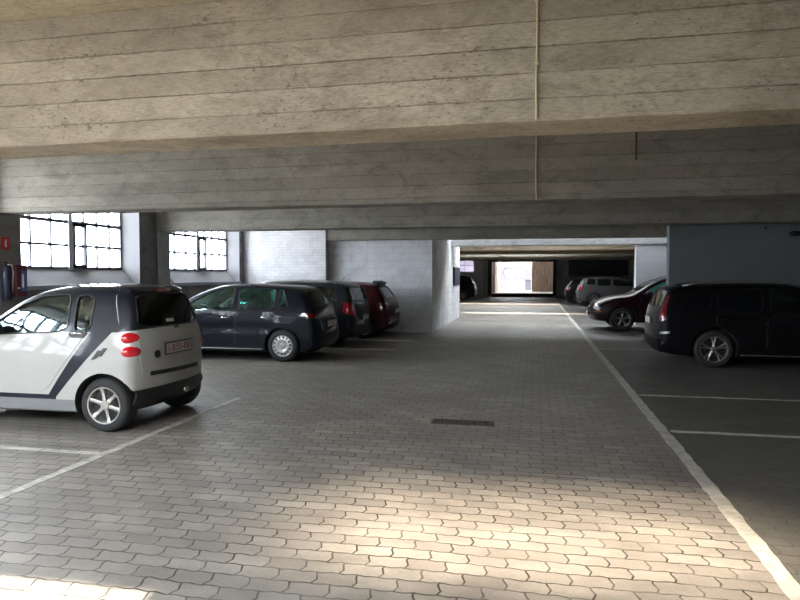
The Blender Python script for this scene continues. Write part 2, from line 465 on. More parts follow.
def window(idx, a, b):
    """steel window seen from inside, splayed pale reveals and a sloping sill"""
    a2, b2 = a - .18, b + .2
    bm = bmesh.new()
    # reveals and sill (wedges between wall face XL and glass plane XG)
    def wedge(p):
        n = len(p) // 2
        vs = [bm.verts.new(v) for v in p]
        bm.faces.new(vs[:n]); bm.faces.new(vs[n:])
        for k in range(n): bm.faces.new((vs[k], vs[(k + 1) % n], vs[n + (k + 1) % n], vs[n + k]))
    zt, zb = WZ1 + .12, WZ0 - .32
    wedge([(XO, b2, zb), (XL, b2, zb), (XG, b, zb), (XO, b, zb), (XO, b2, zt), (XL, b2, zt), (XG, b, zt), (XO, b, zt)])
    wedge([(XO, a2, zb), (XL, a2, zb), (XG, a, zb), (XO, a, zb), (XO, a2, zt), (XL, a2, zt), (XG, a, zt), (XO, a, zt)])
    root = struct('window_%d' % idx, bm, M['reveal']); bm = bmesh.new()
    wedge([(XO, a, zb), (XL, a, zb), (XL, a, zb + .02), (XG, a, WZ0), (XO, a, WZ0), (XO, b, zb), (XL, b, zb), (XL, b, zb + .02), (XG, b, WZ0), (XO, b, WZ0)])
    to_obj('sill_slope', bm, M['slope'], root)
    L = b - a; mid = a + L * .485
    # frames: fixed left light and right light with casement
    bm = bmesh.new()
    X0, X1 = XG - .05, XG + .01
    def bar(y0, y1, z0, z1, dx=0.): box(bm, X0 - dx, X1 + dx, y0, y1, z0, z1)
    tz = 2.67
    bar(a, b, WZ0, WZ0 + .05); bar(a, b, WZ1 - .05, WZ1)
    bar(a, a + .05, WZ0, WZ1); bar(b - .05, b, WZ0, WZ1)
    bar(a, b, tz - .03, tz + .03)
    zm = WZ0 + .46
    bar(a, b, zm - .022, zm + .022)
    for k in (1, 2):
        y = a + (mid - a) * k / 3; bar(y - .018, y + .018, WZ0, WZ1)
    for k in (1, 2, 3):
        y = mid + (b - mid) * k / 4; bar(y - .016, y + .016, WZ0, WZ1)
    to_obj('window_frame', bm, M['frame'], root)
    bm = bmesh.new(); box(bm, X0 - .02, X1 + .03, mid - .07, mid + .03, WZ0 - .02, WZ1 + .02); to_obj('mullion', bm, M['frame_white'], root)
    # opening casement, dark
    bm = bmesh.new()
    y0, y1 = mid + .05, mid + (b - mid) / 4 + .03
    for (p, q, r, s) in ((y0, y1, WZ0 + .03, WZ0 + .09), (y0, y1, tz - .08, tz - .02), (y0, y0 + .05, WZ0 + .03, tz - .02), (y1 - .05, y1, WZ0 + .03, tz - .02)):
        box(bm, X1, X1 + .04, p, q, r, s)
    to_obj('casement', bm, M['black_frame'], root)
    bm = bmesh.new(); box(bm, XG - .025, XG - .019, a + .02, b - .02, WZ0 + .02, WZ1 - .02); to_obj('pane', bm, M['pane'], root)
    bm = bmesh.new(); box(bm, XL - .06, XL + .05, a2 + .02, b2 - .02, zb - .05, zb + .03, bevel=.008); to_obj('window_sill', bm, M['frame_white'], root)
for i, (a, b) in enumerate(WIN): window(i + 1, a, b)

# pillars under the beams along the left wall
PLAB = {1: 'grey concrete pillar carrying the red extinguisher sign at the left edge', 2: 'concrete pillar between the two left-hand steel windows',
        3: 'rough concrete pillar between the second window and white painted brick wall'}
for i, y in enumerate(BEAMS[:9]):
    bm = bmesh.new(); box(bm, XL, XL + .05, y + .005, y + BW - .005, 0, ZB, bevel=.012)
    struct('wall_pier_%d' % (1 + i), bm, M['grey_wall'] if i == 1 else M['pillar'])

# right side wall and end wall parts
bm = bmesh.new(); box(bm, XR, XR + .3, -3.4, 48.6, 0, ZS); struct('wall_right', bm, M['grey_wall'])
bm = bmesh.new(); box(bm, -9.0, XR + .3, -3.7, -3.4, 0, ZS); struct('wall_back', bm, M['soot_wall'])  # unseen; added to stop light from behind, dark to cut bounce
bm = bmesh.new(); box(bm, 2.74, XR, 14.28, 14.55, 0, ZS); struct('wall_partition_right', bm, M['right_wall'])
bm = bmesh.new(); box(bm, 3.26, XR, BEAMS[4] + .02, BEAMS[4] + .44, 0, ZB); struct('wall_white_right', bm, M['white_wall'])
bm = bmesh.new(); box(bm, XL, -5.93, 17.70, 18.20, 0, ZS); struct('wall_white_brick', bm, M['paint_wall'])
# block-built room standing out into the aisle
bm = bmesh.new()
box(bm, -5.95, -2.86, 18.0, 18.2, 0, ZB); box(bm, -3.06, -2.86, 18.2, 24.75, 0, ZB)
box(bm, -3.06, -2.86, 18.24, 24.75, ZB, ZS)
box(bm, -8.5, -3.06, 24.55, 24.75, 0, ZS)
struct('wall_block', bm, M['block'])

# far wall with the opening, its black frame and dark glazed band
YF = 48.6
bm = bmesh.new()
box(bm, -8.5, -6.6, YF, YF + .3, 0, ZS); box(bm, -4.55, -3.45, YF, YF + .3, 0, ZS)
box(bm, -6.6, -4.55, YF, YF + .3, 0, 1.88); box(bm, -6.6, -4.55, YF, YF + .3, 2.88, ZS)
box(bm, -3.45, 1.5, YF, YF + .3, 2.9, ZS); box(bm, -3.45, 1.5, YF, YF + .3, 0, .14)
box(bm, 1.5, XR, YF, YF + .3, 0, ZS)
far = struct('wall_far', bm, M['far_wall'])
bm = bmesh.new()
box(bm, -3.47, -3.17, YF - .12, YF + .32, .1, 2.94); box(bm, 1.29, 1.52, YF - .12, YF + .32, .1, 2.94)
box(bm, -3.17, 1.29, YF - .12, YF + .32, 2.63, 2.94); box(bm, -3.17, 1.29, YF - .12, YF + .32, 0, .28)
struct('door_1', bm, M['black_frame'])
bm = bmesh.new(); box(bm, -4.5, -3.85, YF - .5, YF, 0, ZS); struct('trim_2', bm, M['white_wall'])
bm = bmesh.new()
for k in range(4): box(bm, -6.6 + k * .68, -6.57 + k * .68, YF + .1, YF + .14, 1.88, 2.88)
box(bm, -6.6, -4.55, YF + .1, YF + .14, 2.36, 2.40); box(bm, -6.6, -4.55, YF - .02, YF + .14, 1.84, 1.90)
w5 = struct('window_5', bm, M['frame'])
bm = bmesh.new(); box(bm, -6.6, -4.55, YF + .115, YF + .121, 1.9, 2.88); to_obj('pane', bm, M['pane'], w5)
bm = bmesh.new()
for k in range(5):
    x = 2.43 + k * 1.03; box(bm, x - .03, x + .03, YF - .08, YF - .02, 1.62, 3.0)
for z in (1.62, 2.3, 2.97): box(bm, 2.4, 6.58, YF - .08, YF - .02, z, z + .05)
w6 = struct('window_6', bm, M['black_frame'])
bm = bmesh.new(); box(bm, 2.43, 6.55, YF - .05, YF, 1.65, 3.0); to_obj('pane', bm, M['dark_pane'], w6)

# yard beyond the opening
bm = bmesh.new(); box(bm, -12, 9, YF + .3, 68, .0, .22); struct('ground', bm, simple('pale_yard', (.62, .55, .48), .9))
bm = bmesh.new(); box(bm, -9, -3.0, 66, 66.3, .2, 4.6); box(bm, -.95, 6, 66, 66.3, .2, 4.6); box(bm, -3.0, -.95, 66, 66.3, .2, 1.42); box(bm, -3.0, -.95, 66, 66.3, 2.2, 4.6)
struct('wall_yard', bm, M['lavender'])
bm = bmesh.new()
for k in range(5): box(bm, -3.02 + k * .51, -2.96 + k * .51, 65.98, 66.1, 1.42, 2.2)
for z in (1.42, 1.8, 2.16): box(bm, -3.0, -.95, 65.98, 66.1, z, z + .05)
w7 = struct('window_7', bm, M['frame'])
bm = bmesh.new(); box(bm, -3.0, -.95, 66.04, 66.05, 1.45, 2.2); to_obj('pane', bm, M['pane'], w7)
bm = bmesh.new(); box(bm, -4.6, .2, 62.0, 62.5, 2.45, 2.95); struct('trim_3', bm, M['white_wall'])
bm = bmesh.new(); box(bm, -3.66, -3.16, 52, 60, .22, 3.2); struct('wall_yard_left', bm, M['wood'])
bm = bmesh.new(); box(bm, -.26, 3.6, 56, 56.3, .22, 3.4); struct('wall_yard_right', bm, M['wood'])
bm = bmesh.new(); box(bm, -9, 9, YF + .3, 57.0, 3.6, 3.8); box(bm, -9, 9, 59.0, 66.3, 3.6, 3.8); struct('ceiling_yard', bm, M['white_wall'])  # unseen roof added over the yard to cut its light
bm = bmesh.new(); box(bm, -9.3, -9, YF + .3, 66.3, 0, 3.8); box(bm, 9, 9.3, YF + .3, 66.3, 0, 3.8); struct('wall_yard_sides', bm, M['lavender'])  # unseen side walls, added to keep sky light out of the yard
bm = bmesh.new(); box(bm, -.86, -.36, 60, 60.5, .22, 1.15, bevel=.03); box(bm, -.9, -.32, 59.96, 60.54, 1.15, 1.22)
tag(to_obj('waste_bin', bm, M['dark_box']), 'small dark bin standing in the bright yard beyond the far opening', 'bin')

# painted lines
def strip(x0, x1, y0, y1, m, name, along='y', wob=.006):
    bm = bmesh.new()
    n = max(8, int((y1 - y0 if along == 'y' else x1 - x0) / .11)); rows = []
    for i in range(n + 1):
        t = i / n
        j0, j1 = random.uniform(-wob, wob), random.uniform(-wob, wob)
        if along == 'y': p = [(x0 + j0, y0 + (y1 - y0) * t), (x1 + j1, y0 + (y1 - y0) * t)]
        else: p = [(x0 + (x1 - x0) * t, y0 + j0), (x0 + (x1 - x0) * t, y1 + j1)]
        rows.append([bm.verts.new((*q, z)) for z in (.0005, .003) for q in p])
    for a, b in zip(rows[:-1], rows[1:]):
        for q in ((0, 1), (1, 3), (3, 2), (2, 0)): bm.faces.new((a[q[0]], a[q[1]], b[q[1]], b[q[0]]))
    bm.faces.new((rows[0][0], rows[0][1], rows[0][3], rows[0][2])); bm.faces.new((rows[-1][0], rows[-1][1], rows[-1][3], rows[-1][2]))
    return to_obj(name, bm, m)
tag(strip(1.285, 1.395, 1.5, 46, M['line'], 'painted_line', 'y', .010), 'long worn white line running down the right side of the aisle', 'floor marking')
tag(strip(-3.915, -3.83, 3.2, 7.9, M['faint'], 'painted_line'), 'faded pale line ending beneath the rear of the white city car', 'floor marking')
for y, m, lab in ((7.15, 'line', 'clear white bay line on the right, nearest across the bare bays'),
                  (9.24, 'faint', 'faint bay line on the right, second from the camera'),
                                    (14.9, 'faint', 'pale bay line on the right behind the dark estate car')):
    tag(strip(1.42, 6.5 if y < 14 else 2.6, y - (.045 if m == 'line' else .025), y + (.045 if m == 'line' else .025), M[m], 'painted_line', 'x'), lab, 'floor marking', 'bay lines on the right')
tag(strip(-3.75, -.9 - 1.6, 5.28, 5.34, M['faint'], 'painted_line', 'x') if False else strip(-6.5, -3.93, 5.12, 5.2, M['faint'], 'painted_line', 'x'),
    'faint bay line on the left in front of the white city car', 'floor marking', 'bay lines on the left')
for y, lab in ((13.72, 'bay line on the left between the navy hatchback and charcoal estate'), (15.72, 'bright bay line on the left between the charcoal estate and red hatchback')):
    tag(strip(-8., -3.0, y - .05, y + .05, M['line'], 'painted_line', 'x'), lab, 'floor marking', 'bay lines on the left')

# drain grate in the floor
root = empty('drain_grate', (-.78, 7.08, 0), 0, 'rusty slotted iron drain grate set in the pavers mid-aisle', 'drain')
bm = bmesh.new()
for q in ((-.34, .34, -.10, -.075), (-.34, .34, .075, .10), (-.34, -.315, -.075, .075), (.315, .34, -.075, .075)): box(bm, *q, .0, .012)
to_obj('grate_frame', bm, M['iron'], root)
bm = bmesh.new()
for k in range(15):
    if k in (10, 13): continue
    x = -.30 + k * .042; box(bm, x, x + .022, -.075, .075, .0005, .009)
box(bm, -.315, .315, -.008, .008, .0005, .010)
to_obj('grate_bars', bm, M['iron'], root)
bm = bmesh.new(); box(bm, -.315, .315, -.075, .075, .0002, .002); to_obj('drain_pit', bm, M['soot'], root)  # flat black sheet standing for the shade down in the drain

# conduit over the beams, thin rod, wall oval and hook
bm = bmesh.new()
b0, b1 = BEAMS[0], BEAMS[1]
tube(bm, [(0, b0 - .012, ZS), (.002, b0 - .012, 3.2), (-.002, b0 - .012, 2.9), (0, b0 - .012, ZB + .004)], .0075, 8)
cd = to_obj('conduit', bm, M['conduit'], smooth=True); tag(cd, 'cream cable conduit running down the front concrete beam', 'conduit', 'ceiling conduits')
bm = bmesh.new()
tube(bm, [(.01, b1 - .009, ZS), (.0, b1 - .009, 3.), (.012, b1 - .009, ZB + .004)], .010, 8)
tag(to_obj('conduit', bm, M['conduit'], smooth=True), 'cable conduit crossing the second, darker concrete beam', 'conduit', 'ceiling conduits')
for z in (3.4, 3.0):
    bm = bmesh.new(); box(bm, -.014, .014, b0 - .022, b0, z, z + .02, bevel=.003); to_obj('conduit_clip', bm, M['conduit'], cd)
bm = bmesh.new(); tube(bm, [(1.26, b1 - .010, ZS), (1.26, b1 - .010, 3.13)], .010, 8)
tag(to_obj('metal_rod', bm, M['dark_rod'], smooth=True), 'short dark vertical rod on the face of the second beam', 'rod')
bm = bmesh.new(); ellipsoid(bm, (5.12, 14.27, 2.48), (.13, .05, .055)); 
tag(to_obj('wall_lamp', bm, M['trim'], smooth=True), 'small dark oval fitting high on the grey partition wall', 'wall lamp')  # plain dark oval on the wall, no lamp
bm = bmesh.new(); ellipsoid(bm, (4.57, 14.275, 2.60), (.03, .015, .03)); tag(to_obj('wall_bolt', bm, M['trim'], smooth=True), 'tiny dark bolt on the grey partition wall left of the oval fitting', 'bolt')

# fire point on the left pillar
yp = BEAMS[1]
root = empty('extinguisher_sign', (XL + .05, yp + .135, 2.165), PI / 2, 'red square extinguisher sign high on the left pillar', 'sign')
bm = bmesh.new(); box(bm, -.08, .08, -.012, .0, -.10, .10, bevel=.003); to_obj('sign_board', bm, M['red_sign'], root)
bm = bmesh.new(); box(bm, -.018, .018, -.015, -.011, -.06, .035); box(bm, -.010, .010, -.015, -.011, .035, .055); box(bm, -.005, .03, -.015, -.011, .05, .06)
to_obj('symbol', bm, M['white_sign'], root)
root = empty('fire_cabinet', (XL + .05, yp + .25, 1.32), PI / 2, 'narrow red cabinet with blue notice on the left pillar below the sign', 'cabinet')
bm = bmesh.new(); box(bm, -.07, .16, -.16, .0, -.02, .50, bevel=.01); to_obj('cabinet_body', bm, M['red_box'], root)
bm = bmesh.new(); box(bm, .03, .15, -.166, -.159, .06, .40); to_obj('notice', bm, M['blue_box'], root)
bm = bmesh.new(); box(bm, .045, .075, -.170, -.165, .12, .34); box(bm, -.05, .0, -.166, -.159, .1, .13); to_obj('print', bm, M['white_sign'], root)
root = empty('fire_extinguisher', (XL + .125, yp + .07, 1.24), PI / 2, 'dark fire extinguisher hanging on the left pillar beside the red cabinet', 'fire extinguisher')
bm = bmesh.new()
def lathe_z(bm, prof, n=24, c=(0, 0, 0)):
    tmp = bmesh.new(); lathe_y(tmp, prof, n); 
    bmesh.ops.rotate(tmp, verts=tmp.verts, cent=(0, 0, 0), matrix=Matrix.Rotation(PI / 2, 3, 'X'))
    bmesh.ops.translate(tmp, verts=tmp.verts, vec=c)
    me = bpy.data.meshes.new('t'); tmp.to_mesh(me); tmp.free(); bm.from_mesh(me); bpy.data.meshes.remove(me)
lathe_z(bm, [(0, 0), (.065, 0), (.075, .02), (.075, .42), (.06, .48), (.03, .52), (.02, .56), (0, .56)])
to_obj('cylinder', bm, M['navy_box'], root, smooth=True, angle=.6)
bm = bmesh.new(); box(bm, -.05, .02, -.015, .015, .56, .585); box(bm, -.055, .03, -.012, .012, .60, .62); box(bm, -.015, .015, -.015, .015, .55, .62)
to_obj('valve', bm, M['trim'], root)
bm = bmesh.new(); tube(bm, [(.0, -.02, .58), (.05, -.06, .57), (.085, -.05, .45), (.085, -.03, .25), (.08, -.02, .12)], .011); to_obj('hose', bm, M['white_sign'], root, smooth=True)
# dark notice panel on the side face of the block room
bm = bmesh.new(); box(bm, -2.86, -2.80, 22.75, 24.35, 1.27, 1.93, bevel=.01)
tag(to_obj('wall_panel', bm, M['navy_box']), 'dark blue flat cabinet on the side of the block wall', 'wall panel')

# ------------------------------------------------------------------ cars
def catmull(pts, sub=4):
    out = []; n = len(pts)
    for i in range(n):
        p0, p1, p2, p3 = [Vector(pts[(i + k) % n]) for k in (-1, 0, 1, 2)]
        # centripetal parameters keep tight corners from overshooting
        t0 = 0.; t1 = t0 + max((p1 - p0).length, 1e-4) ** .5; t2 = t1 + max((p2 - p1).length, 1e-4) ** .5; t3 = t2 + max((p3 - p2).length, 1e-4) ** .5
        for k in range(sub):
            t = t1 + (t2 - t1) * k / sub
            A1 = p0 * ((t1 - t) / (t1 - t0)) + p1 * ((t - t0) / (t1 - t0)); A2 = p1 * ((t2 - t) / (t2 - t1)) + p2 * ((t - t1) / (t2 - t1)); A3 = p2 * ((t3 - t) / (t3 - t2)) + p3 * ((t - t2) / (t3 - t2))
            B1 = A1 * ((t2 - t) / (t2 - t0)) + A2 * ((t - t0) / (t2 - t0)); B2 = A2 * ((t3 - t) / (t3 - t1)) + A3 * ((t - t1) / (t3 - t1))
            out.append(B1 * ((t2 - t) / (t2 - t1)) + B2 * ((t - t1) / (t2 - t1)))
    return out

def chaikin(poly, it=2, q=.11):
    for _ in range(it):
        out = []
        for i in range(len(poly)):
            a, b = Vector(poly[i]), Vector(poly[(i + 1) % len(poly)])
            out += [a.lerp(b, q), a.lerp(b, 1 - q)]
        poly = out
    return [tuple(p) for p in poly]

def shell(outline, W, zs, xa, xb, r=.10, bow=.10, inset=0., dw=0.):
    """car body: the side silhouette carried across the width, rounded at the shoulders"""
    V = [0, .2, .4, .58, .73, .84, .92, .97, 1.]
    p = 3.2
    bm = bmesh.new(); cols = []
    for P in outline:
        C = Vector((min(max(P.x, xa), xb), zs)); d = (C - P); L = d.length; d.normalize()
        P = P + d * inset; L -= inset
        half = []
        for v in V:
            ins = r * (.35 if d.y > .5 else 1) * (1 - (1 - v ** p) ** (1 / p)) + bow * v * v * d.x * d.x * min(1, L / .6) * (1 if d.x < 0 else .6)
            Q = P + d * min(ins, L * .6)
            half.append((Q, v * max(.05, W(Q.x, Q.y) - dw)))
        Q1 = half[-1][0]
        for t in (.12, .25, .4, .55, .7, .85):
            Q = Q1.lerp(C, t); half.append((Q, max(.05, W(Q.x, Q.y) - dw)))
        cols.append(half)
    n = len(cols); m = len(cols[0])
    cen = [bm.verts.new((h[0][0].x, 0, h[0][0].y)) for h in cols]
    last = {}
    for s in (1, -1):
        grid = [[cen[i]] + [bm.verts.new((Q.x, s * y, Q.y)) for Q, y in cols[i][1:]] for i in range(n)]
        for i in range(n):
            a, b = grid[i], grid[(i + 1) % n]
            for k in range(m - 1): bm.faces.new((a[k], a[k + 1], b[k + 1], b[k]))
        bm.faces.new([g[-1] for g in grid])
    bmesh.ops.triangulate(bm, faces=[f for f in bm.faces if len(f.verts) > 4])
    bmesh.ops.recalc_face_normals(bm, faces=bm.faces[:])
    return bm

def prism(poly, axis, a, b):
    bm = bmesh.new()
    def v(p, t): return (p[0], t, p[1]) if axis == 'y' else (t, p[0], p[1])
    A = [bm.verts.new(v(p, a)) for p in poly]; B = [bm.verts.new(v(p, b)) for p in poly]
    bm.faces.new(A); bm.faces.new(B[::-1])
    for i in range(len(poly)):
        j = (i + 1) % len(poly); bm.faces.new((A[i], B[i], B[j], A[j]))
    bmesh.ops.recalc_face_normals(bm, faces=bm.faces[:])
    return bm

def cut(obj, cutters, inner):
    tmp = []
    for c in cutters:
        me = bpy.data.meshes.new('cutter'); c.to_mesh(me); c.free(); me.materials.append(inner)
        co = bpy.data.objects.new('cutter', me); COL.objects.link(co); co.parent = obj.parent; tmp.append(co)
        md = obj.modifiers.new('b', 'BOOLEAN'); md.operation = 'DIFFERENCE'; md.solver = 'EXACT'; md.object = co
        md.material_mode = 'TRANSFER'
    dg = bpy.context.evaluated_depsgraph_get(); dg.update()
    me = bpy.data.meshes.new_from_object(obj.evaluated_get(dg))
    obj.modifiers.clear(); old = obj.data; obj.data = me; me.name = old.name
    for o in tmp: bpy.data.objects.remove(o)
    me.shade_smooth(); me.set_sharp_from_angle(angle=math.radians(32))

class Car:
    def __init__(s, name, loc, rz, label, cat, group, spec):
        s.root = empty(name, loc, rz, label, cat, group); s.sp = spec; s.P = spec['paint']
        L, H, w = spec['L'], spec['H'], spec['w']
        s.out = catmull(spec['outline'], 4)
        zb, wr = spec['belt'], spec['wr']
        wb = spec.get('wb', .965)
        kf, kr = spec.get('kf', .14), spec.get('kr', .10)
        def W(x, z):
            m = L * .48
            pl = 1 - (kf * ((x - m) / (L - m)) ** 5 if x > m else kr * ((m - x) / m) ** 6)
            if z < zb:
                k = 1 - .05 * max(0, (.5 - z) / .35) ** 2 - (1 - wb) * max(0, (z - .62) / (zb - .62)) ** 1.7
            else:
                t = (z - zb) / (H - zb); k = wb - (wb - wr) * (t ** 1.15)
            return w * pl * k
        s.W = W
        bm = shell(s.out, W, spec.get('zs', .62), spec.get('xa', .45), spec.get('xb', L - .7), spec.get('r', .10), spec.get('bow', .13))
        s.body = to_obj('body', bm, s.P, s.root)
        bm = bmesh.new(); bm.from_mesh(s.body.data); s.bvh = BVHTree.FromBMesh(bm); bm.free()
        cutters = []
        R = spec['R']; s.wx = spec['wheels']
        wy = w * .985
        for x in s.wx:
            for sd in (1, -1):
                c = bmesh.new()
                lathe_y(c, [(0, -.20), (R + .055, -.20), (R + .055, .25), (0, .25)], 36, 0, (x, sd * (wy + .02), R))
                bmesh.ops.recalc_face_normals(c, faces=c.faces[:]); cutters.append(c)
        sides = [chaikin(p) for p in spec['side_windows']]
        s.sides = sides
        if spec.get('hollow'):
            cab = spec['cabin']       # polygon (x,z)
            bmc = shell(catmull(cab, 3), lambda x, z: W(x, z), spec.get('cz', zb + .05), cab_mid(cab) - .15, cab_mid(cab) + .15, .05, .08, 0, .055)
            cutters.append(bmc)
            for p in sides: cutters.append(prism(p, 'y', -1.3, 1.3))
            cutters.append(prism(chaikin(spec['windscreen']), 'x', cab_mid(cab), L + .5))
            if spec.get('rear_window_cut', True): cutters.append(prism(chaikin(spec['rear_window']), 'x', -.5, cab_mid(cab)))
        cut(s.body, cutters, M['interior'])
    def hit(s, o, d):
        loc, n, i, dist = s.bvh.ray_cast(Vector(o), Vector(d))
        return loc, n
    def cast(s, axis, sg, u, v):
        if axis == 'y': return s.hit((u, sg * 2, v), (0, -sg, 0))
        if axis == 'x': return s.hit(((s.sp['L'] + 1) if sg > 0 else -1, u, v), (-sg, 0, 0))
        if axis == 'z': return s.hit((u, v, 3), (0, 0, -1))
        # diagonal corner view: axis = angle in radians
        px = s.sp['L'] if math.cos(axis) > 0 else 0.; py = (s.sp['w'] if sg > 0 else -s.sp['w'])
        cx = px - .3 * (1 if px > 0 else -1); cy = py - .3 * sg
        dx, dy = math.cos(axis), math.sin(axis) * sg
        ux, uy = -dy * sg, dx * sg            # u grows the same way on both sides
        return s.hit((cx + dx * 2 + ux * u, cy + dy * 2 + uy * u, v), (-dx, -dy, 0))
    def patch(s, name, poly, axis, sg, off, th, material, nu=14, nv=6, rnd=True, parent=None):
        if rnd: poly = chaikin(poly)
        us = [p[0] for p in poly]; lo, hi = min(us), max(us)
        e = (hi - lo) * .002
        smp = sorted({lo + e, hi - e} | {lo + (hi - lo) * k / nu for k in range(1, nu)} | {u for u in us if lo + e < u < hi - e})
        rows = []
        for u in smp:
            zz = []
            for i in range(len(poly)):
                a, b = poly[i], poly[(i + 1) % len(poly)]
                if (a[0] - u) * (b[0] - u) < 0 or a[0] == u:
                    t = 0 if a[0] == b[0] else (u - a[0]) / (b[0] - a[0]); zz.append(a[1] + (b[1] - a[1]) * t)
            if len(zz) < 2: continue
            z0, z1 = min(zz), max(zz); row = []; ok = True
            for k in range(nv + 1):
                l, n = s.cast(axis, sg, u, z0 + (z1 - z0) * k / nv)
                if l is None: ok = False; break
                row.append((l + n * off, l + n * (off - th)))
            if ok: rows.append(row)
        if len(rows) < 2: print('PATCH MISS', name, axis); return None
        bm = bmesh.new()
        A = [[bm.verts.new(p[0]) for p in r] for r in rows]; B = [[bm.verts.new(p[1]) for p in r] for r in rows]
        for G in (A, B):
            for i in range(len(G) - 1):
                for k in range(nv): bm.faces.new((G[i][k], G[i][k + 1], G[i + 1][k + 1], G[i + 1][k]))
        for i in range(len(A) - 1):
            for k in (0, nv): bm.faces.new((A[i][k], A[i + 1][k], B[i + 1][k], B[i][k]))
        for i in (0, len(A) - 1):
            for k in range(nv): bm.faces.new((A[i][k], A[i][k + 1], B[i][k + 1], B[i][k]))
        return to_obj(name, bm, material, parent or s.root, smooth=True, angle=math.radians(40))
    def outline_tube(s, name, poly, axis, sg, r, material, rnd=True, parent=None, closed=True, seg=.05):
        if rnd: poly = chaikin(poly)
        pts = []
        n = len(poly)
        for i in range(n if closed else n - 1):
            a, b = Vector(poly[i]), Vector(poly[(i + 1) % n]); k = max(1, int((b - a).length / seg))
            for j in range(k):
                q = a.lerp(b, j / k); l, nn = s.cast(axis, sg, q.x, q.y)
                if l is not None: pts.append(l)
        if len(pts) < 3: return None
        bm = bmesh.new(); tube(bm, pts, r, 6, 0, closed)
        return to_obj(name, bm, material, parent or s.root, smooth=True)
    def wheels(s, kind, rim_mat):
        R = s.sp['R']; w = s.sp['w']
        tire = bmesh.new(); t = .10; ri = R * s.sp.get('rim', .66)
        lathe_y(tire, [(ri, -t), (ri + .03, -t - .005), (R - .035, -t - .002), (R - .012, -t + .012), (R, -t + .035), (R, t - .035), (R - .012, t - .012), (R - .035, t + .002), (ri + .03, t + .005), (ri, t), (ri - .012, t - .01), (ri - .012, -t + .01)], 44, close=True)
        tm = bpy.data.meshes.new('wheel'); bmesh.ops.recalc_face_normals(tire, faces=tire.faces[:]); tire.to_mesh(tm); tire.free(); tm.materials.append(M['rubber']); tm.shade_smooth(); tm.set_sharp_from_angle(angle=.7)
        rim = bmesh.new()
        lathe_y(rim, [(ri + .002, t - .004), (ri - .002, t + .003), (ri - .014, t + .001), (ri - .022, t - .03), (ri - .03, -.05)], 44)     # outer lip, seen from +y
        n = {'six': 6, 'five': 5, 'cap': 14, 'ten': 7}[kind]
        if kind == 'cap':
            rin = ri * .62
            lathe_y(rim, [(ri - .012, t - .006), (ri * .90, t - .002)], 44); lathe_y(rim, [(rin * 1.14, t + .006), (rin, t + .010), (rin * .62, t - .006), (rin * .5, t - .012), (rin * .42, t + .008), (0, t + .012)], 44)
            for k in range(n):
                a = 2 * PI * k / n; a2 = a + PI / n
                c = [(rin * 1.1, a, t + .006), (ri * .92, a, t - .003), (ri * .92, a2, t - .003), (rin * 1.1, a2, t + .006)]
                vs = [rim.verts.new((r_ * math.cos(q), y_, r_ * math.sin(q))) for r_, q, y_ in c]
                v2 = [rim.verts.new((r_ * math.cos(q), y_ - .02, r_ * math.sin(q))) for r_, q, y_ in c]
                rim.faces.new(vs); rim.faces.new(v2)
                for j in range(4): rim.faces.new((vs[j], vs[(j + 1) % 4], v2[(j + 1) % 4], v2[j]))
        else:
            hub = .055
            lathe_y(rim, [(hub, .02), (hub, t - .022), (hub * .8, t - .012), (0, t - .008)], 24)
            for k in range(n):
                a = 2 * PI * k / n + .3
                legs = [(0, 0)] if kind != 'five' else [(-.16, .0), (.16, .0)]
                for da, _ in legs:
                    rad = [hub * .8, ri * .45, ri * .75, ri - .006]; wd = [.022, .018, .017, .024] if kind != 'five' else [.02, .014, .012, .016]
                    yy = [t - .016, t - .022, t - .020, t - .004]
                    rr = []
                    for r_, w_, y_ in zip(rad, wd, yy):
                        ang = a + da * (r_ / ri) * 1.2
                        ux, uz = math.cos(ang), math.sin(ang); px, pz = -uz, ux
                        rr.append([rim.verts.new((ux * r_ + px * e * w_, y_ - dd, uz * r_ + pz * e * w_)) for e, dd in ((-1, .006), (0, 0), (1, .006), (1, .035), (-1, .035))])
                    for A, B in zip(rr[:-1], rr[1:]):
                        for j in range(5): rim.faces.new((A[j], A[(j + 1) % 5], B[(j + 1) % 5], B[j]))
        bmesh.ops.recalc_face_normals(rim, faces=rim.faces[:])
        rm = bpy.data.meshes.new('rim'); rim.to_mesh(rm); rim.free(); rm.materials.append(rim_mat); rm.shade_smooth(); rm.set_sharp_from_angle(angle=.6)
        back = bmesh.new(); lathe_y(back, [(0, t - .05), (ri - .02, t - .052), (ri - .02, -.06), (0, -.06)], 32)
        # brake disc hub seen between the spokes
        lathe_y(back, [(ri * .6, t - .05), (ri * .6, t - .040), (0, t - .040)], 28)
        bmesh.ops.recalc_face_normals(back, faces=back.faces[:])
        bk = bpy.data.meshes.new('brake'); back.to_mesh(bk); back.free(); bk.materials.append(M['trim'])
        for x in s.wx:
            for sd in (1, -1):
                o = bpy.data.objects.new('wheel', tm); COL.objects.link(o); o.parent = s.root
                o.location = (x, sd * (s.W(x, .5) - t - .012), R); o.rotation_euler = (0, 0, 0 if sd > 0 else PI)
                for nm, me in (('rim', rm), ('brake', bk)):
                    q = bpy.data.objects.new(nm, me); COL.objects.link(q); q.parent = o
    def seat(s, x, y, z=.42, m=None):
        bm = bmesh.new()
        box(bm, x - .05, x + .40, y - .23, y + .23, z, z + .16, bevel=.05); to_obj('seat', bm, m or M['seat'], s.root, smooth=True, angle=.8)
        bm = bmesh.new(); box(bm, -.06, .06, y - .22, y + .22, z + .05, z + .66, bevel=.05)
        box(bm, -.05, .03, y - .12, y + .12, z + .70, z + .88, bevel=.035)
        bmesh.ops.rotate(bm, verts=bm.verts, cent=(0, 0, z), matrix=Matrix.Rotation(-.22, 3, 'Y')); bmesh.ops.translate(bm, verts=bm.verts, vec=(x - .05, 0, 0))
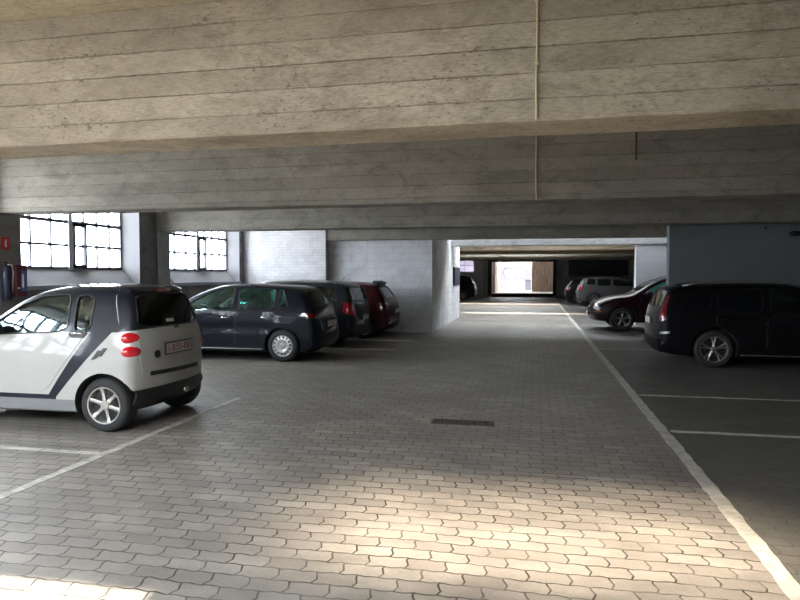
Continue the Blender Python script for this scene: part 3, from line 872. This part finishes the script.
        to_obj('seat_back', bm, m or M['seat'], s.root, smooth=True, angle=.8)
    def steering(s, x, y, z):
        bm = bmesh.new(); pts = [(0, .18 * math.cos(a), .18 * math.sin(a)) for a in [2 * PI * k / 24 for k in range(24)]]
        tube(bm, pts, .014, 8, 0, True); tube(bm, [(0, -.17, 0), (0, .17, 0)], .016); tube(bm, [(0, 0, 0), (.2, 0, -.02)], .03)
        bmesh.ops.rotate(bm, verts=bm.verts, cent=(0, 0, 0), matrix=Matrix.Rotation(-.4, 3, 'Y')); bmesh.ops.translate(bm, verts=bm.verts, vec=(x, y, z))
        to_obj('steering_wheel', bm, M['trim'], s.root, smooth=True)
    def mirror(s, x, z, m, r=(.09, .11, .07)):
        for sd in (1, -1):
            y = s.W(x, z)
            bm = bmesh.new(); ellipsoid(bm, (x, sd * (y + .10), z + .02), r)
            for v in bm.verts:
                if v.co.x < x - .03: v.co.x = x - .03
            tube(bm, [(x, sd * (y - .03), z - .03), (x, sd * (y + .06), z)], .025)
            to_obj('wing_mirror', bm, m, s.root, smooth=True, angle=.7)
    def handle(s, x, z, m, ln=.17, sides=(1, -1)):
        for sd in sides:
            y = s.W(x, z)
            bm = bmesh.new(); tube(bm, [(x - ln / 2, sd * (y - .01), z), (x - ln / 2 + .02, sd * (y + .022), z + .004), (x + ln / 2 - .02, sd * (y + .022), z + .004), (x + ln / 2, sd * (y - .01), z)], .013)
            to_obj('door_handle', bm, m, s.root, smooth=True)
    def plate(s, end, z, y=0., text=None, w=.26, h=.055):
        sg = 1 if end == 'front' else -1
        l, n = s.cast('x', sg, y, z)
        if l is None: return
        x = l.x + sg * .012
        bm = bmesh.new(); box(bm, x - .01, x + .01, y - w - .012, y + w + .012, z - h - .012, z + h + .012)
        h0 = to_obj('plate_holder', bm, M['trim'], s.root)
        bm = bmesh.new(); box(bm, x + sg * .010 - .003, x + sg * .010 + .003, y - w, y + w, z - h, z + h)
        p = to_obj('license_plate', bm, M['plate'], s.root)
        if text:
            cu = bpy.data.curves.new('t', 'FONT'); cu.body = text; cu.size = .115; cu.align_x = 'CENTER'; cu.align_y = 'CENTER'; cu.extrude = .001; cu.space_character = 1.1
            to = bpy.data.objects.new('t', cu); COL.objects.link(to)
            dg = bpy.context.evaluated_depsgraph_get(); dg.update(); me = bpy.data.meshes.new_from_object(to.evaluated_get(dg)); bpy.data.objects.remove(to)
            me.materials.clear(); me.materials.append(M['plate_red'])
            me.transform(Matrix.Rotation(PI / 2, 4, 'X')); me.transform(Matrix.Rotation(sg * PI / 2, 4, 'Z'))
            o = bpy.data.objects.new('plate_lettering', me); COL.objects.link(o); o.parent = p; o.location = (x + sg * .014, y, z)
    def glassing(s, side_m, rear_m=None, front_m=None, quarter_m=None, trim_r=.009, trim_m=None):
        tm = trim_m or M['trim']; off = -.010 if s.sp.get('hollow') else .003
        for i, p in enumerate(s.sp['side_windows']):
            mm = quarter_m if (quarter_m and i in s.sp.get('dark_idx', ())) else side_m
            for sd in (1, -1):
                g = s.patch('side_window', p, 'y', sd, off, .004, mm)
                if g: s.outline_tube('window_seal', p, 'y', sd, trim_r, tm, parent=g)
        g = s.patch('windscreen', s.sp['windscreen'], 'x', 1, off, .004, front_m or side_m, 20, 8)
        if g: s.outline_tube('window_seal', s.sp['windscreen'], 'x', 1, trim_r, tm, parent=g)
        g = s.patch('rear_window', s.sp['rear_window'], 'x', -1, off if s.sp.get('rear_window_cut', True) else .004, .004, rear_m or side_m, 20, 8)
        if g: s.outline_tube('window_seal', s.sp['rear_window'], 'x', -1, trim_r, tm, parent=g)
    def doors(s, polys, m=None, sides=(1, -1)):
        for p in polys:
            for sd in sides:
                d = s.patch('door', p, 'y', sd, .004, .012, m or s.P, 16, 10)
                if d: s.outline_tube('door_gap', p, 'y', sd, .005, M['trim'], parent=d)

def cab_mid(cab):
    xs = [p[0] for p in cab]; return (min(xs) + max(xs)) / 2

# ---- white two-tone city car, nose to the windows
def sc(pts, sx=1., sz=1.): return [(x * sx, z * sz) for x, z in pts]
spec = dict(L=2.69, H=1.54, w=.78, wr=.69, wb=.905, belt=1.02, R=.285, rim=.69, wheels=(.42, 2.29), paint=M['city'], r=.12, bow=.14, kf=.22, kr=.10,
    zs=.62, xa=.5, xb=1.95, hollow=True,
    outline=[(.30, .18), (.14, .22), (.04, .33), (.0, .5), (-.005, .75), (.015, .98), (.06, 1.12), (.13, 1.32), (.21, 1.47), (.36, 1.525), (.8, 1.545), (1.15, 1.53), (1.45, 1.455),
             (1.80, 1.25), (2.08, 1.04), (2.28, .93), (2.48, .82), (2.61, .68), (2.67, .5), (2.66, .34), (2.58, .22), (2.3, .18), (1.8, .17), (1.3, .17), (.8, .17)],
    side_windows=[[(.62, 1.07), (.81, 1.055), (.84, 1.42), (.72, 1.44), (.62, 1.40)],
                  [(.89, 1.05), (1.92, 1.00), (1.80, 1.13), (1.50, 1.33), (1.25, 1.425), (.92, 1.44)]],
    cabin=[(.16, .70), (.16, 1.0), (.28, 1.40), (.40, 1.465), (.8, 1.49), (1.15, 1.475), (1.42, 1.40), (1.80, 1.17), (1.95, 1.0), (1.85, .70), (1.0, .70)], cz=1.05,
    windscreen=[(-.54, 1.08), (.54, 1.08), (.44, 1.42), (-.44, 1.42)],
    rear_window=[(-.60, 1.09), (.60, 1.09), (.50, 1.44), (-.50, 1.44)])
c = Car('city_car', (-3.98, 6.62, 0), PI, 'small white and dark two-seater city car parked nose to the windows', 'car', None, spec)
c.glassing(M['glass_light'], M['glass_dark'], M['glass_light'])
# pillar and door window bar
for sd in (1,):
    pass
c.patch('door', [(.86, 1.0), (1.93, .97), (2.0, .80), (1.93, .45), (1.86, .40), (1.11, .40), (.68, .985)], 'y', 1, .005, .012, M['city_white'], 18, 12, rnd=True)
c.patch('door', [(.86, 1.0), (1.93, .97), (2.0, .80), (1.93, .45), (1.86, .40), (1.11, .40), (.68, .985)], 'y', -1, .005, .012, M['city_white'], 18, 12, rnd=True)
for sd in (1, -1):
    c.outline_tube('tailgate_seam', [(.40, 1.49), (.345, 1.30), (.27, 1.07)], 'y', sd, .007, M['dull_alloy'], rnd=False, closed=False)
    c.outline_tube('side_crease', [(1.95, .76), (1.6, .73), (1.2, .70), (.95, .69)], 'y', sd, .006, M['city_white'], rnd=False, closed=False)
    h = c.patch('door_handle', [(.64, 1.035), (.68, .985), (.83, .985), (.86, 1.02), (.82, 1.065), (.68, 1.07)], 'y', sd, .014, .03, M['trim'], 10, 5)
    y = c.W(.75, 1.02)
    bm = bmesh.new(); tube(bm, [(.66, sd * (y + .004), 1.028), (.72, sd * (y + .026), 1.034), (.80, sd * (y + .026), 1.034), (.85, sd * (y + .004), 1.028)], .010); o = to_obj('grip', bm, M['chrome'], h, smooth=True); o['label'] = 'chrome grip bar'
    c.patch('air_vent', [(.385, .885), (.43, .885), (.45, .86), (.49, .86), (.51, .83), (.56, .76), (.51, .77), (.47, .80), (.44, .80)], 'y', sd, .006, .02, M['trim'], 12, 3, rnd=False)
    for z in (.985, .845):
        lp, _ = c.cast(2.25, sd, .0, z); lp = lp + Vector((.022, -.022 * sd, 0)); ry = Matrix.Rotation(sd * -.75, 3, 'Z')
        bm = bmesh.new(); ellipsoid(bm, lp, (.060, .100, .064), rot=ry)
        t = to_obj('tail_light', bm, M['tail_red'], c.root, smooth=True)
    c.patch('head_light', [(-.18, .62), (.14, .66), (.12, .80), (-.1, .80)], .75, sd, .012, .03, M['lens'])
c.patch('tailgate', [(-.60, .60), (.60, .60), (.63, .80), (.63, 1.06), (-.63, 1.06), (-.63, .80)], 'x', -1, .006, .014, M['city_white'], 18, 10)
c.patch('bumper', [(-.64, .20), (.64, .20), (.69, .33), (.66, .44), (-.66, .44), (-.69, .33)], 'x', -1, .010, .03, M['trim'], 18, 5)
c.patch('tailgate_slot', [(-.44, .555), (.50, .575), (.50, .62), (-.44, .60)], 'x', -1, .012, .02, M['trim'], 18, 2, rnd=False)
c.patch('rear_spoiler', [(-.50, 1.455), (.50, 1.455), (.48, 1.495), (-.48, 1.495)], 'x', -1, .03, .05, M['city'], 14, 3)
c.patch('brake_light', [(-.14, 1.445), (.14, 1.445), (.14, 1.475), (-.14, 1.475)], 'x', -1, .034, .03, M['tail_dark'], 8, 2)
c.patch('sticker', [(.0, 1.125), (.14, 1.125), (.14, 1.16), (.0, 1.16)], 'x', -1, .003, .004, M['plate'], 5, 2, rnd=False)
c.patch('badge', [(.36, .77), (.40, .75), (.44, .77), (.44, .82), (.40, .84), (.36, .82)], 'x', -1, .012, .02, M['trim'], 5, 3)
c.patch('tailgate_handle', [(-.04, 1.05), (.04, 1.05), (.04, 1.07), (-.04, 1.07)], 'x', -1, .012, .02, M['trim'], 5, 2)
c.plate('rear', .84, .02, '1-835-885')
bm = bmesh.new(); 
for sg_ in (1,): lathe_y(bm, [(.028, -.03), (.034, -.03), (.034, .03), (.028, .03)], 20, close=True)
bmesh.ops.rotate(bm, verts=bm.verts, cent=(0, 0, 0), matrix=Matrix.Rotation(PI / 2, 3, 'Z')); bmesh.ops.translate(bm, verts=bm.verts, vec=(.05, -.20, .31)); to_obj('exhaust', bm, M['chrome'], c.root, smooth=True)
c.patch('roof_panel', [(.48, -.44), (1.12, -.42), (1.12, .42), (.48, .44)], 'z', 1, .004, .01, M['glass_black'], 10, 10)
c.mirror(1.72, 1.05, M['trim']); c.wheels('six', M['alloy'])
c.seat(.62, .34, .45); c.seat(.62, -.34, .45); c.steering(1.42, .34, 1.02)

# ---- generic hatch / estate shapes
HATCH = [(.30, .19), (.12, .24), (.03, .38), (.0, .55), (.03, .76), (.08, .92), (.22, 1.14), (.40, 1.36), (.60, 1.425), (1.1, 1.465), (1.7, 1.48), (2.15, 1.445), (2.55, 1.31), (2.95, 1.11), (3.2, .99),
         (3.55, .93), (3.85, .82), (4.03, .68), (4.11, .5), (4.10, .34), (4.02, .22), (3.6, .18), (2.8, .17), (1.8, .17), (1.0, .17)]
ESTATE = [(.30, .20), (.12, .24), (.03, .38), (.0, .56), (.02, .78), (.05, .95), (.16, 1.20), (.27, 1.40), (.42, 1.465), (1.0, 1.50), (1.8, 1.51), (2.35, 1.475), (2.80, 1.33), (3.25, 1.11), (3.5, 1.0),
          (3.9, .93), (4.25, .82), (4.43, .68), (4.51, .5), (4.50, .34), (4.42, .22), (3.9, .18), (3.0, .17), (1.9, .17), (1.0, .17)]
def hatch(paint, **kw):
    d = dict(L=4.11, H=1.48, w=.86, wr=.70, belt=.96, R=.305, rim=.66, wheels=(.80, 3.32), paint=paint, r=.12, bow=.16, outline=HATCH, hollow=True, kf=.18, kr=.07,
        side_windows=[[(.62, 1.05), (.84, 1.0), (.84, 1.36), (.76, 1.355)],
                      [(.90, 1.00), (1.62, .97), (1.66, 1.39), (1.2, 1.395), (.90, 1.365)],
                      [(1.76, .97), (2.92, .955), (2.62, 1.14), (2.24, 1.33), (2.0, 1.385), (1.76, 1.395)]],
        cabin=[(.42, .80), (.38, 1.06), (.52, 1.33), (.8, 1.39), (1.3, 1.425), (1.8, 1.425), (2.2, 1.36), (2.6, 1.18), (2.95, 1.0), (2.95, .80), (1.6, .80)], cz=1.05,
        windscreen=[(-.64, 1.07), (.64, 1.07), (.50, 1.37), (-.50, 1.37)],
        rear_window=[(-.56, 1.06), (.56, 1.06), (.47, 1.34), (-.47, 1.34)])
    d.update(kw); return d
def estate(paint, **kw):
    d = dict(L=4.51, H=1.51, w=.885, wr=.74, belt=.98, R=.325, rim=.68, wheels=(.88, 3.58), paint=paint, r=.12, bow=.14, outline=ESTATE, hollow=True, kf=.18, kr=.06,
        side_windows=[[(.42, 1.06), (.92, 1.02), (.96, 1.39), (.52, 1.36)],
                      [(1.04, 1.01), (1.76, .985), (1.80, 1.415), (1.06, 1.40)],
                      [(1.90, .985), (3.18, .965), (2.86, 1.16), (2.46, 1.35), (2.2, 1.405), (1.90, 1.42)]],
        cabin=[(.30, .82), (.26, 1.06), (.38, 1.36), (.6, 1.415), (1.3, 1.455), (1.9, 1.455), (2.35, 1.40), (2.8, 1.22), (3.2, 1.01), (3.2, .82), (1.8, .82)], cz=1.05,
        windscreen=[(-.66, 1.09), (.66, 1.09), (.54, 1.39), (-.54, 1.39)],
        rear_window=[(-.60, 1.06), (.60, 1.06), (.54, 1.36), (-.54, 1.36)])
    d.update(kw); return d

def dress(c, doors=True, handle=None, tail=None, tailpoly=None, rails=None, front=True, seats=True, bump=None, diag=2.4):
    L = c.sp['L']; r0, r1 = c.wx; sw = c.sp['side_windows']
    zb = c.sp['belt'] - .03; R = c.sp['R']
    f, m, bk = sw[-1], None, sw[-2]
    xB = (f[0][0] + bk[1][0]) / 2
    if doors:
        xf = f[1][0] + .02
        c.doors([[(xB + .012, .27), (xf - .06, .27), (xf, .45), (xf + .02, .80), (xf - .04, zb - .0), (xB + .012, zb)],
                 [(r0 + R + .14, .27), (xB - .012, .27), (xB - .012, zb), (bk[0][0] - .02, zb + .02), (bk[0][0] - .02, .78), (r0 + R + .02, .55)]])
        c.handle(xB + .20, zb - .10, handle or c.P); c.handle(bk[0][0] + .16, zb - .09, handle or c.P)
    for sd in (1, -1):
        tp = tailpoly or [(-.17, .74), (.12, .78), (.14, .90), (-.16, .96)]
        c.patch('tail_light', tp, diag, sd, .008, .03, tail or M['tail_red'])
        c.outline_tube('sill_strip', [(r0 + R + .10, .235), (r1 - R - .10, .235)], 'y', sd, .012, M['dull_alloy'], rnd=False, closed=False)
        if front: c.patch('head_light', [(-.20, .66), (.12, .60), (.16, .70), (-.12, .80)], .75, sd, .010, .03, M['lens'])
    w = c.sp['w']
    c.patch('bumper', [(-w * .80, .24), (w * .80, .24), (w * .84, .36), (w * .80, .50), (-w * .80, .50), (-w * .84, .36)], 'x', -1, .018, .04, bump or c.P, 18, 6)
    c.patch('tailgate', [(-.56, .56), (.56, .56), (.60, .80), (.60, 1.0), (-.60, 1.0), (-.60, .80)], 'x', -1, .006, .014, c.P, 16, 8)
    if front:
        c.patch('grille', [(-.38, .52), (.38, .52), (.42, .62), (-.42, .62)], 'x', 1, .006, .02, M['trim'], 12, 4)
        c.patch('bumper', [(-w * .76, .24), (w * .76, .24), (w * .8, .36), (w * .76, .46), (-w * .76, .46), (-w * .8, .36)], 'x', 1, .014, .04, bump or c.P, 18, 6)
    c.mirror(f[1][0] - .22, zb + .07, c.P)
    if rails:
        for sd in (1, -1):
            y = c.W(1.5, c.sp['H']) * .86
            pts = []
            for x in [rails[0] + (rails[1] - rails[0]) * k / 10 for k in range(11)]:
                l, n = c.cast('z', 1, x, sd * y); pts.append(l + Vector((0, 0, .035 if 0 < len(pts) < 10 else .0)))
            bm = bmesh.new(); tube(bm, pts, .014); to_obj('roof_rail', bm, M['alloy'], c.root, smooth=True)
    if seats:
        for y in (.36, -.36): c.seat(f[0][0] + .02, y, .45)
        bm = bmesh.new(); x = bk[0][0] - .02
        box(bm, x - .06, x + .06, -.60, .60, .82, 1.10, bevel=.04)
        for y in (-.38, .38): box(bm, x - .09, x - .01, y - .12, y + .12, 1.10, 1.24, bevel=.03)
        to_obj('rear_seat', bm, M['seat'], c.root, smooth=True, angle=.8)
        c.steering(f[0][0] + .72, .36, .99)

# ---- navy hatchback
c = Car('hatchback', (-3.96, 12.22, 0), PI, 'dark blue hatchback with silver hubcaps behind the white city car', 'car', None, hatch(M['navy'], H=1.46, wheels=(.72, 3.28)))
c.glassing(M['glass_green'], M['glass_dark'], M['glass_light'])
dress(c, tail=M['tail_dark'], handle=M['chrome'], tailpoly=[(-.24, .86), (.10, .83), (.12, .90), (-.20, .935)]); c.wheels('cap', M['hubcap']); c.plate('rear', .70)

# ---- charcoal estate
c = Car('estate_car', (-3.95, 14.72, 0), PI, 'charcoal estate car with silver roof rails behind the dark blue hatchback', 'car', None, estate(M['charcoal'], H=1.50))
c.glassing(M['glass_green'], M['glass_dark'], M['glass_light'])
dress(c, tail=M['tail_red'], rails=(.5, 2.4), tailpoly=[(-.20, .80), (.10, .70), (.16, .86), (.04, .98), (-.16, 1.04)]); c.wheels('ten', M['alloy']); c.plate('rear', .66)
bm = bmesh.new(); tube(bm, [(.62, 0, 1.47), (.50, 0, 1.60)], .006); to_obj('aerial', bm, M['trim'], c.root)

# ---- dark red hatchback
c = Car('hatchback', (-3.62, 16.80, 0), PI, 'dark red hatchback parked beside the pale block wall', 'car', None, hatch(M['darkred'], w=.85, H=1.45, wheels=(.72, 3.30)))
c.glassing(M['glass_dark'], M['glass_dark'], M['glass_light'])
dress(c, tail=M['tail_dark'], bump=M['darkred']); c.wheels('ten', M['alloy']); c.plate('rear', .70)
c.patch('rear_spoiler', [(-.50, 1.36), (.50, 1.36), (.47, 1.405), (-.47, 1.405)], 'x', -1, .10, .13, M['trim'], 14, 3)

# ---- black estate on the right, tail to the aisle
c = Car('estate_car', (2.14, 13.09, 0), 0, 'black estate car parked tail to the aisle on the right', 'car', None,
        estate(M['black'], H=1.50, wheels=(.98, 3.72), dark_idx=(0, 1), R=.33, rim=.72))
c.glassing(M['glass_light'], M['glass_dark'], M['glass_light'], quarter_m=M['glass_black'], trim_r=.003)
dress(c, tail=M['tail_dark'], tailpoly=[(-.10, .84), (.03, .80), (.06, .95), (.02, 1.1), (-.03, 1.28), (-.07, 1.28), (-.08, 1.1)], rails=(.5, 2.6)); c.wheels('five', M['dull_alloy']); c.plate('rear', .80)
c.patch('reflector', [(-.16, .60), (.0, .58), (.0, .62), (-.16, .64)], 2.4, 1, .016, .03, M['lens'], 6, 3); c.patch('reflector', [(-.16, .60), (.0, .58), (.0, .62), (-.16, .64)], 2.4, -1, .016, .03, M['lens'], 6, 3)

# ---- tall car nose to the aisle under the rooflight
SUV = [(.30, .26), (.12, .30), (.03, .45), (.0, .62), (.02, .85), (.06, 1.02), (.18, 1.28), (.30, 1.50), (.50, 1.58), (1.1, 1.63), (1.8, 1.64), (2.25, 1.60), (2.7, 1.42), (3.05, 1.20), (3.25, 1.09),
       (3.7, 1.02), (4.1, .93), (4.33, .80), (4.42, .6), (4.41, .42), (4.33, .30), (3.8, .25), (2.9, .24), (1.9, .24), (1.0, .24)]
def suv(paint, **kw):
    d = dict(L=4.42, H=1.64, w=.91, wr=.73, belt=1.06, R=.35, rim=.68, wheels=(.86, 3.52), paint=paint, r=.12, bow=.16, outline=SUV, hollow=False, kf=.18, kr=.06, zs=.70,
        side_windows=[[(.46, 1.16), (.90, 1.12), (.94, 1.50), (.56, 1.45)], [(1.0, 1.11), (1.68, 1.085), (1.72, 1.53), (1.02, 1.51)], [(1.82, 1.085), (3.0, 1.07), (2.72, 1.27), (2.38, 1.45), (2.1, 1.52), (1.82, 1.535)]],
        cabin=[(.30, .92), (.28, 1.16), (.42, 1.47), (.6, 1.53), (1.3, 1.585), (1.8, 1.585), (2.2, 1.53), (2.65, 1.34), (3.0, 1.12), (3.0, .92), (1.7, .92)], cz=1.15,
        windscreen=[(-.68, 1.17), (.68, 1.17), (.55, 1.51), (-.55, 1.51)], rear_window=[(-.62, 1.12), (.62, 1.12), (.55, 1.46), (-.55, 1.46)])
    d.update(kw); return d
c = Car('suv', (1.62 + 4.42, 20.62, 0), PI, 'dark wine-red SUV nosing into the aisle beside the white wall, shiny bonnet', 'car', None, suv(M['wine'], hollow=True))
c.glassing(M['glass_green'], M['glass_dark'], M['glass_light'])
dress(c, tail=M['tail_red']); c.wheels('five', M['dull_alloy']); c.plate('front', .50)
for sd in (1, -1): c.patch('indicator', [(-.02, .55), (.14, .55), (.14, .60), (-.02, .60)], .9, sd, .012, .03, M['orange'], 6, 3)

# ---- silver SUV further down, tail to the aisle
c = Car('suv', (2.2, 35.9, 0), 0, 'silver-grey SUV with red tail lamps far down the aisle on the right', 'car', None, suv(M['silver'], H=1.58, outline=sc(SUV, 1, .95)))
c.glassing(M['glass_black'], M['glass_black'], M['glass_black'])
dress(c, seats=False, tailpoly=[(-.12, .84), (.10, .84), (.12, 1.10), (-.10, 1.12)]); c.wheels('ten', M['dull_alloy']); c.plate('rear', .75)
# ---- small dark car past it
c = Car('hatchback', (1.72, 38.6, 0), 0, 'small black hatchback parked beyond the silver-grey SUV', 'car', None, hatch(M['black'], hollow=False, H=1.50))
c.glassing(M['glass_black'], M['glass_black'], M['glass_black'])
dress(c, seats=False, tail=M['tail_dark']); c.wheels('ten', M['dull_alloy']); c.plate('rear', .7)
# ---- black car far left behind the block room
c = Car('hatchback', (-3.75, 42.4, 0), PI, 'black hatchback far away by the lit window beyond the block wall', 'car', None, hatch(M['black'], hollow=False, H=1.66, outline=sc(HATCH, 1, 1.12)))
c.glassing(M['glass_black'], M['glass_black'], M['glass_black'])
dress(c, seats=False, tail=M['tail_dark'], front=False); c.wheels('ten', M['dull_alloy'])

# ------------------------------------------------------------------ light
w = bpy.data.worlds.new('world'); scn.world = w; w.use_nodes = True
bg = w.node_tree.nodes['Background']; bg.inputs[0].default_value = (.86, .93, 1., 1); bg.inputs[1].default_value = 30.0
# ground outside
bm = bmesh.new(); box(bm, -60, -9.7, -60, 90, -.4, -.2); struct('ground', bm, simple('outside_ground', (.35, .34, .32), .9))

def light(name, typ, loc, rot, **kw):
    l = bpy.data.lights.new(name, typ)
    for k, v in kw.items(): setattr(l, k, v)
    o = bpy.data.objects.new(name, l); COL.objects.link(o); o.location = loc; o.rotation_euler = rot
    return o
EL = math.radians(50)
sun = light('sun', 'SUN', (0, -20, 30), (0, 0, 0), energy=34, angle=math.radians(1.2), color=(1, .90, .76))
d = Vector((.0, math.cos(EL), -math.sin(EL))); sun.rotation_euler = d.to_track_quat('-Z', 'Y').to_euler()
def portal(loc, direction, sx, sy):
    o = light('portal', 'AREA', loc, Vector(direction).to_track_quat('-Z', 'Y').to_euler(), shape='RECTANGLE', size=sx, size_y=sy)
    o.data.cycles.is_portal = True
    return o
for a, b in WIN: 
    o = portal((XG - .1, (a + b) / 2, (WZ0 + WZ1) / 2), (1, 0, 0), 1, 1)
    o.rotation_euler = (PI / 2, 0, -PI / 2); o.data.size = b - a; o.data.size_y = WZ1 - WZ0
portal((-5.3, -1.9, ZS + .23), (0, 0, -1), 5.9, 2.9)
portal((0, 21.93, ZS + .25), (0, 0, -1), 14, .6)
portal((0.25, 24.75, ZS + .25), (0, 0, -1), 11.5, 1.5)
portal((0.25, 33.6, ZS + .25), (0, 0, -1), 11.5, 1.6)
# added area light under the closed slab, standing in for sun on the floor
o = light('rooflight', 'AREA', (.1, .87, ZS - .03), (0, 0, 0), shape='RECTANGLE', size=2.9, size_y=.22, energy=80, color=(1, .85, .66), spread=math.radians(21))
o.rotation_euler = Vector((0, .67, -.74)).to_track_quat('-Z', 'Y').to_euler()

# ------------------------------------------------------------------ camera
cam = bpy.data.cameras.new('camera'); cam.sensor_width = 36; cam.lens = 640 / 800 * 36; cam.clip_end = 300
co = bpy.data.objects.new('camera', cam); COL.objects.link(co); co.location = (0, 0, 1.65)
a = math.atan(135 / math.hypot(640, 25)); p = math.atan(25 / 640)
co.rotation_euler = (PI / 2 - p, 0, a)
scn.camera = co
vs = scn.view_settings; vs.view_transform = 'Standard'; vs.look = 'None'; vs.gamma = 1; vs.use_curve_mapping = False; vs.exposure = -0.1
scn.cycles.max_bounces = 10; scn.cycles.diffuse_bounces = 6; scn.cycles.transparent_max_bounces = 12
